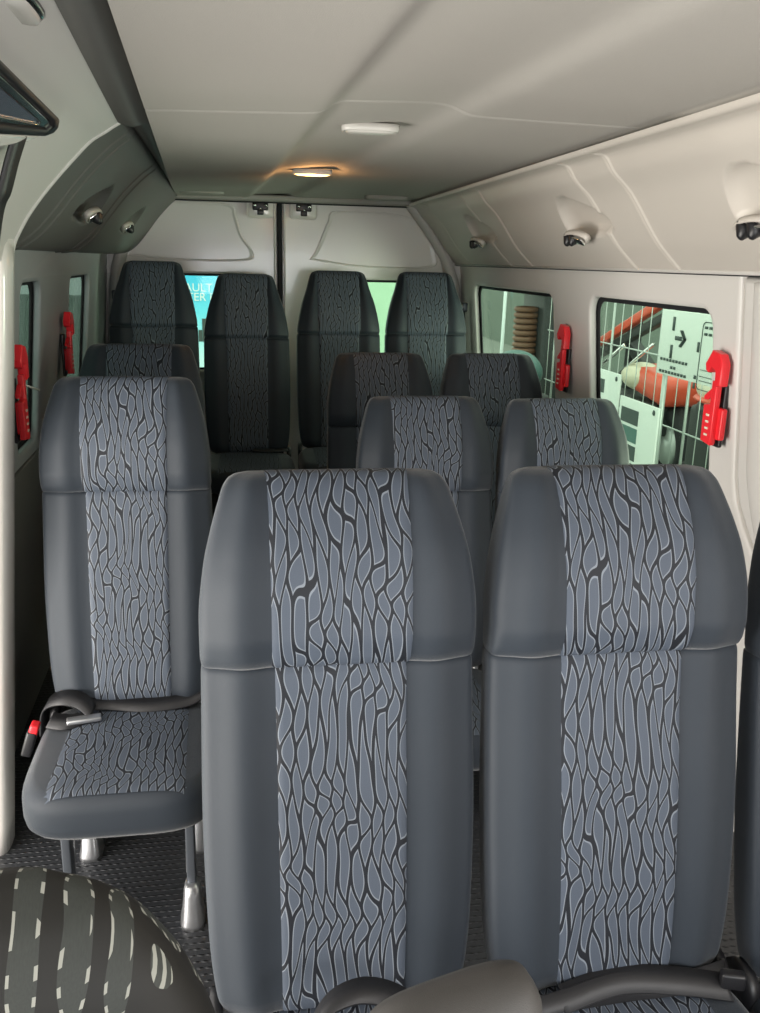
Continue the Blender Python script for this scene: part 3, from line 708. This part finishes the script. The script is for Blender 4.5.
# belt loop at the base of the left foreground seat
bm = bmesh.new(); ribbon(bm, smoothpath([(-.10, -.36, zA-.03), (-.085, -.32, zA+.07), (-.05, -.28, zA+.125), (.0, -.26, zA+.138), (.05, -.25, zA+.12), (.10, -.24, zA+.075), (.13, -.22, zA+.02)]), [(.25, 1, .1)]*49, .045)
newobj('belt_webbing', bm, M['web'], A)
# belt across the right foreground seat
bm = bmesh.new(); ribbon(bm, smoothpath([(-.22, -.20, zB+.0), (-.12, -.20, zB+.012), (.0, -.185, zB+.025), (.10, -.19, zB+.016), (.19, -.18, zB+.02), (.205, -.16, zB+.005)]), [(0, .7, .9)]*41, .045)
newobj('belt_webbing', bm, M['web'], B)
bm = bmesh.new(); ribbon(bm, smoothpath([(-.10, -.19, zB+.018), (.0, -.18, zB+.035), (.10, -.19, zB+.03), (.19, -.20, zB+.015)]), [(0, .9, .5)]*25, .045)
newobj('belt_webbing', bm, M['web'], B)
bm = bmesh.new(); box(bm, (.195, -.20, zB+.03), (.04, .02, .03), rot=Matrix.Rotation(-.3, 3, 'Z'), bev=.005); newobj('belt_tongue', bm, M['black'], B)

# front seats that poke into the picture at the bottom -------------------------------
t = thing('front_seat', 'dark front seat top with stitched pattern, blurred in the bottom left corner', 'seat', (-.195, .53, -.040))
KW = [(0, .17), (.05, .20), (.5, .20), (.78, .19), (.9, .178), (.98, .155), (1.03, .125), (1.06, .09), (1.075, .05)]
KF = [(0, -.04), (.5, -.06), (.9, -.055), (1.0, -.04), (1.05, -.015), (1.07, .01), (1.075, .02)]
KB = [(0, .05), (.5, .06), (.95, .06), (1.04, .05), (1.075, .03)]
def fs_loft():
    bm = bmesh.new(); uvl = bm.loops.layers.uv.new('UVMap'); rings = []; nn = 60; n = 2.6
    keys = [i/40*1.0 for i in range(40)]+[1.0+.075*i/14 for i in range(15)]
    for a in keys:
        w_, f, b = interp(a, KW), interp(a, KF), interp(a, KB); c = (f+b)/2; h = (b-f)/2
        rings.append([Vector((w_*math.copysign(abs(math.cos(th))**(2/n), math.cos(th)), c+h*math.copysign(abs(math.sin(th))**(2/n), math.sin(th)), a+.145)) for th in [2*math.pi*i/nn for i in range(nn)]])
    skinrings(bm, rings)
    for f in bm.faces:
        for lp in f.loops: lp[uvl].uv = (lp.vert.co.x+.3, lp.vert.co.z-lp.vert.co.y)
    return bm
newobj('backrest', fs_loft(), M['frontleaf'], t)
bm = bmesh.new(); box(bm, (0, 0, .08), (.30, .10, .16), bev=.02); newobj('seat_base', bm, M['black'], t)
t = thing('folded_armrest', 'grey padded armrest folded upright, its rounded top at the bottom centre edge', 'armrest', (.165, .585, .045))
bm = bmesh.new(); rings = []
for a, w_, h in [(.02, .05, .03), (.4, .070, .04), (.5, .082, .045), (.88, .084, .045), (.925, .080, .040), (.945, .070, .030), (.955, .055, .018), (.958, .035, .008)]:
    rings.append([Vector((w_*math.copysign(abs(math.cos(th))**(2/3.2), math.cos(th)), h*math.copysign(abs(math.sin(th))**(2/3), math.sin(th)), a+.0+(.30*w_*math.copysign(abs(math.cos(th))**(2/3.2), math.cos(th)) if a > .3 else 0))) for th in [2*math.pi*i/48 for i in range(48)]])
skinrings(bm, rings); newobj('padding', bm, mat('brown grey padding', (.055, .051, .047), .55, noise=.15, nscale=700, bump=.2, bscale=1200), t)
bm = bmesh.new(); box(bm, (0, 0, .012), (.12, .08, .024), bev=.006); newobj('base_plate', bm, M['legmetal'], t)

# ------------------------------------------------------------------ outside
bm = bmesh.new(); box(bm, (2, 12, -.62), (60, 80, .04)); struct(newobj('ground', bm, M['concrete'], smooth=False), 'grey green concrete yard outside')
bm = bmesh.new(); box(bm, (7.6, 20, 1.0), (.1, 60, 4.4)); struct(newobj('wall_outside', bm, M['outwall'], smooth=False), 'pale wall beyond the right windows')
GZ = -.6
# sign with arrow
t = thing('direction_sign', 'pale sign with a dark arrow and a boxed notice, seen through the front right window', 'sign', (3.2, 5.0, 0))
bm = bmesh.new(); box(bm, (0, .62, 1.06), (.02, 1.50, .48), bev=.004); newobj('sign_panel', bm, M['board'], t)
bm = bmesh.new()
for yy in (-.05, 1.3): tube(bm, (.03, yy, GZ), (.03, yy, 1.3), .02)
newobj('post', bm, M['steelgrey'], t)
bm = bmesh.new()
# local y decreases to the right in the view
def bar(y, z, wy, hz): box(bm, (-.012, y, z), (.004, wy, hz))
bar(1.17, 1.205, .035, .10); bar(1.17, 1.00, .035, .10); bar(1.08, 1.105, .10, .03)
for s in (-1, 1):
    for k in range(7): box(bm, (-.012, .985+.009*k*1.0, 1.105+s*.009*k*1.0), (.004, .042, .014))
bar(.78, 1.07, .03, .07); bar(.78, .86, .03, .025); bar(.78, .80, .03, .04)
newobj('arrow_mark', bm, M['ink'], t)
plate('notice_border', rrect(.05, .78, .75, 1.25, .04), [rrect(.056, .786, .744, 1.244, .036)], .004, .0005, M['ink'], lambda u, v, w: Vector((-.012+w, u, v)), parent=t)
bm = bmesh.new()
for z, n_ in ((1.21, 9), (1.165, 9), (.92, 0), (.875, 0), (.845, 0)):
    if n_:
        for k in range(n_): bar(.70-.06*k, z, .040, .018)
    else: bar(.42, z, .60, .004)
for z, n_, y0 in ((.935, 9, 1.31), (.885, 2, 1.14), (.845, 9, 1.31)):
    for k in range(n_): bar(y0-.048*k, z, .032, .02)
newobj('notice_lines', bm, M['ink'], t)
# poster boards
def poster(loc, label, pics=4, wy=.62, hz=.66):
    t = thing('poster_board', label, 'poster board', loc, 'white poster boards')
    bm = bmesh.new(); box(bm, (0, 0, 0), (.015, wy, hz), bev=.003); newobj('panel', bm, M['board'], t)
    for k in range(pics):
        bm = bmesh.new(); box(bm, (-.009, wy*.20, hz*.5-.14-k*.145), (.003, wy*.46, .12)); newobj('picture', bm, M['ink' if k != 1 else 'teal'], t, smooth=False)
    bm = bmesh.new(); tube(bm, (-.010, -wy*.40, hz*.5-.045), (-.012, -wy*.40, hz*.5-.045), .022); newobj('round_mark', bm, M['ink'], t)
    bm = bmesh.new()
    for s in (-.2, .2): tube(bm, (.02, s, -hz/2+.05), (.02, s, GZ-loc[2]), .012)
    newobj('stand_leg', bm, M['steelgrey'], t)
    return t
poster((3.15, 6.52, .20), 'white poster board with four dark pictures low in the front right window', 4, .70, .74)
poster((3.20, 7.35, .42), 'white poster board half hidden behind the second row headrest', 1, .66, .60)
poster((3.10, 6.55, -.42), 'white poster board low down under the one with four pictures', 0, .62, .30)
# wire fence
t = thing('wire_fence', 'thin white wire fence panel behind the sign and boards', 'fence', (3.45, 7.2, 0))
for k in range(26):
    bm = bmesh.new(); tube(bm, (0, -2.4+.19*k, GZ), (0, -2.4+.19*k, 1.6), .004 if k % 8 else .012, 6); newobj('upright', bm, M['steelgrey'], t)
for z in (-.2, .35, .9, 1.5):
    bm = bmesh.new(); tube(bm, (0, -2.4, z), (0, 2.4, z), .007, 6); newobj('rail', bm, M['steelgrey'], t)
# machines
def machine(loc, label, flip=1):
    t = thing('loader_machine', label, 'machine', loc, 'red and black machines outside')
    def P(name, m, mk): bm = bmesh.new(); mk(bm); return newobj(name, bm, m, t)
    P('wheel', M['rubber'], lambda b: torus(b, (0, .75*flip, .35), .34, .12)); P('wheel', M['rubber'], lambda b: torus(b, (0, -.75*flip, .35), .34, .12))
    P('wheel_hub', M['steelgrey'], lambda b: tube(b, (-.08, .75*flip, .35), (.08, .75*flip, .35), .2, 24)); P('wheel_hub', M['steelgrey'], lambda b: tube(b, (-.08, -.75*flip, .35), (.08, -.75*flip, .35), .2, 24))
    P('chassis', M['outdark'], lambda b: box(b, (0, 0, .62), (.5, 1.5, .35), bev=.06))
    P('hood', M['outred'], lambda b: box(b, (0, -.5*flip, .98), (.55, .9, .30), rot=Matrix.Rotation(.12*flip, 3, 'X'), bev=.10))
    P('boom', M['outred'], lambda b: box(b, (-.2, .05*flip, 1.62), (.10, 1.9, .10), rot=Matrix.Rotation(-.35*flip, 3, 'X'), bev=.02))
    P('boom_rail', M['outdark'], lambda b: box(b, (-.15, .15*flip, 1.45), (.10, 2.0, .10), rot=Matrix.Rotation(-.32*flip, 3, 'X'), bev=.02))
    P('support_arm', M['outdark'], lambda b: box(b, (0, .1*flip, 1.15), (.16, .9, .12), rot=Matrix.Rotation(.45*flip, 3, 'X'), bev=.02))
    P('support_arm', M['outdark'], lambda b: box(b, (.05, .55*flip, 1.15), (.14, .14, .9), bev=.02))
    P('hydraulic_rod', M['chrome'], lambda b: tube(b, (-.26, .9*flip, .95), (-.26, .1*flip, 1.35), .022)); P('hydraulic_rod', M['chrome'], lambda b: tube(b, (-.26, .5*flip, .85), (-.26, -.6*flip, 1.42), .018))
    P('fuel_tank', M['cream'], lambda b: sphere(b, (-.12, -.15*flip, 1.02), (.22, .34, .16)))
    return t
machine((4.6, 9.4, GZ), 'red and black machine with a slanting boom behind the wire fence')
machine((5.6, 7.4, GZ+.0), 'red and black machine with a cream tank behind the arrow sign', -1)
t = thing('red_vehicle', 'cream and red rounded vehicle nose low behind the arrow sign', 'vehicle', (4.2, 6.75, GZ))
bm = bmesh.new(); sphere(bm, (0, 0, 1.22), (.36, .50, .20), 32, 16); newobj('body', bm, M['cream'], t)
bm = bmesh.new(); sphere(bm, (-.018, .05, 1.13), (.36, .42, .055), 32, 12); newobj('red_band', bm, M['outred'], t)
bm = bmesh.new(); sphere(bm, (0, 0, 1.04), (.34, .50, .12), 32, 12); box(bm, (0, 0, .60), (.5, .9, .9), bev=.05); newobj('underbody', bm, M['outdark'], t)
for yy in (-.42, .42):
    bm = bmesh.new(); torus(bm, (-.2, yy, .26), .18, .08); newobj('wheel', bm, M['rubber'], t)
# things beyond the rear right window
t = thing('hose_stand', 'brown coiled hose on a dark stand beyond the rear right window', 'hose reel', (3.9, 11.2, GZ))
bm = bmesh.new(); box(bm, (0.1, 0, 1.0), (.4, .9, 2.0), bev=.05); newobj('cabinet', bm, M['outdark'], t)
for k in range(9):
    bm = bmesh.new(); torus(bm, (-.22, -.1, 1.05+.075*k), .13, .035, 'Z', 20, 8); newobj('hose_coil', bm, M['brown'], t)
bm = bmesh.new(); sphere(bm, (-.2, .1, 2.0), (.4, .9, .12)); newobj('canopy', bm, M['teal'], t)
t = thing('white_pole', 'thin white pole leaning before the hose stand outside', 'pole', (3.0, 9.9, GZ))
bm = bmesh.new(); tube(bm, (0, 0, 0), (.1, .25, 2.4), .02); newobj('tube', bm, M['signwhite'], t)
bm = bmesh.new(); tube(bm, (0, 0, 0), (0, 0, .03), .12, 20); newobj('foot_plate', bm, M['steelgrey'], t)
t = thing('engine_block', 'dark engine with a green cover low in the rear right window', 'engine', (3.0, 9.0, GZ))
bm = bmesh.new(); box(bm, (0, 0, .45), (.4, .7, .9), bev=.05); newobj('base', bm, M['outdark'], t)
bm = bmesh.new(); sphere(bm, (-.05, .1, 1.1), (.25, .45, .22)); newobj('cover', bm, M['teal'], t)
bm = bmesh.new(); sphere(bm, (-.15, -.35, .98), (.05, .06, .05)); newobj('indicator_lamp', bm, M['cream'], t)
# banners behind the van
t = thing('blue_banner', 'cyan banner with white lettering seen through the left rear window', 'banner', (-.33, 8.0, 0))
def gradsign():
    Mx = bpy.data.materials.new('cyan printed banner'); Mx.use_nodes = True; nt = Mx.node_tree; b = nt.nodes['Principled BSDF']
    tc = nt.nodes.new('ShaderNodeTexCoord'); sx = nt.nodes.new('ShaderNodeSeparateXYZ'); nt.links.new(tc.outputs['Object'], sx.inputs[0])
    cr = nt.nodes.new('ShaderNodeValToRGB'); cr.color_ramp.elements[0].color = (.60, .90, .95, 1); cr.color_ramp.elements[0].position = .45
    cr.color_ramp.elements[1].color = (.05, .55, .85, 1); cr.color_ramp.elements[1].position = .9
    e = cr.color_ramp.elements.new(.7); e.color = (.16, .72, .95, 1)
    nt.links.new(mth(nt, 'DIVIDE', sx.outputs[2], 1.6), cr.inputs[0]); nt.links.new(cr.outputs[0], b.inputs['Base Color'])
    return Mx
bm = bmesh.new(); box(bm, (0, 0, .9), (1.3, .02, 1.3)); newobj('cloth', bm, gradsign(), t, smooth=False)
bm = bmesh.new()
for s in (-.66, .66): tube(bm, (s, .02, GZ), (s, .02, 1.6), .015)
newobj('pole', bm, M['steelgrey'], t)
rotx = Matrix.Rotation(math.pi/2, 4, 'X')
text('lettering', 'RENAULT', .098, M['signwhite'], Matrix.Translation((-.315, -.015, 1.312)) @ rotx, t, .002)
text('lettering', 'MASTER B', .098, M['signwhite'], Matrix.Translation((-.300, -.015, 1.232)) @ rotx, t, .002)
bm = bmesh.new()
for k, (x, w_, h) in enumerate([(-.04, .03, .06), (-.005, .03, .10), (.03, .035, .20), (.07, .03, .12), (.11, .03, .08), (-.09, .05, .05)]): box(bm, (x, -.013, .88+h/2), (w_, .004, h))
newobj('skyline_print', bm, M['ink'], t, smooth=False)
t = thing('green_board', 'pale green board seen through the right rear window', 'board', (1.3, 8.0, 0))
bm = bmesh.new(); box(bm, (0, 0, .9), (.9, .02, 1.3)); newobj('panel', bm, mat('pale green board', (.50, .75, .55), .6), t, smooth=False)
bm = bmesh.new()
for s in (-.4, .4): tube(bm, (s, .02, GZ), (s, .02, 1.5), .015)
newobj('pole', bm, M['steelgrey'], t)
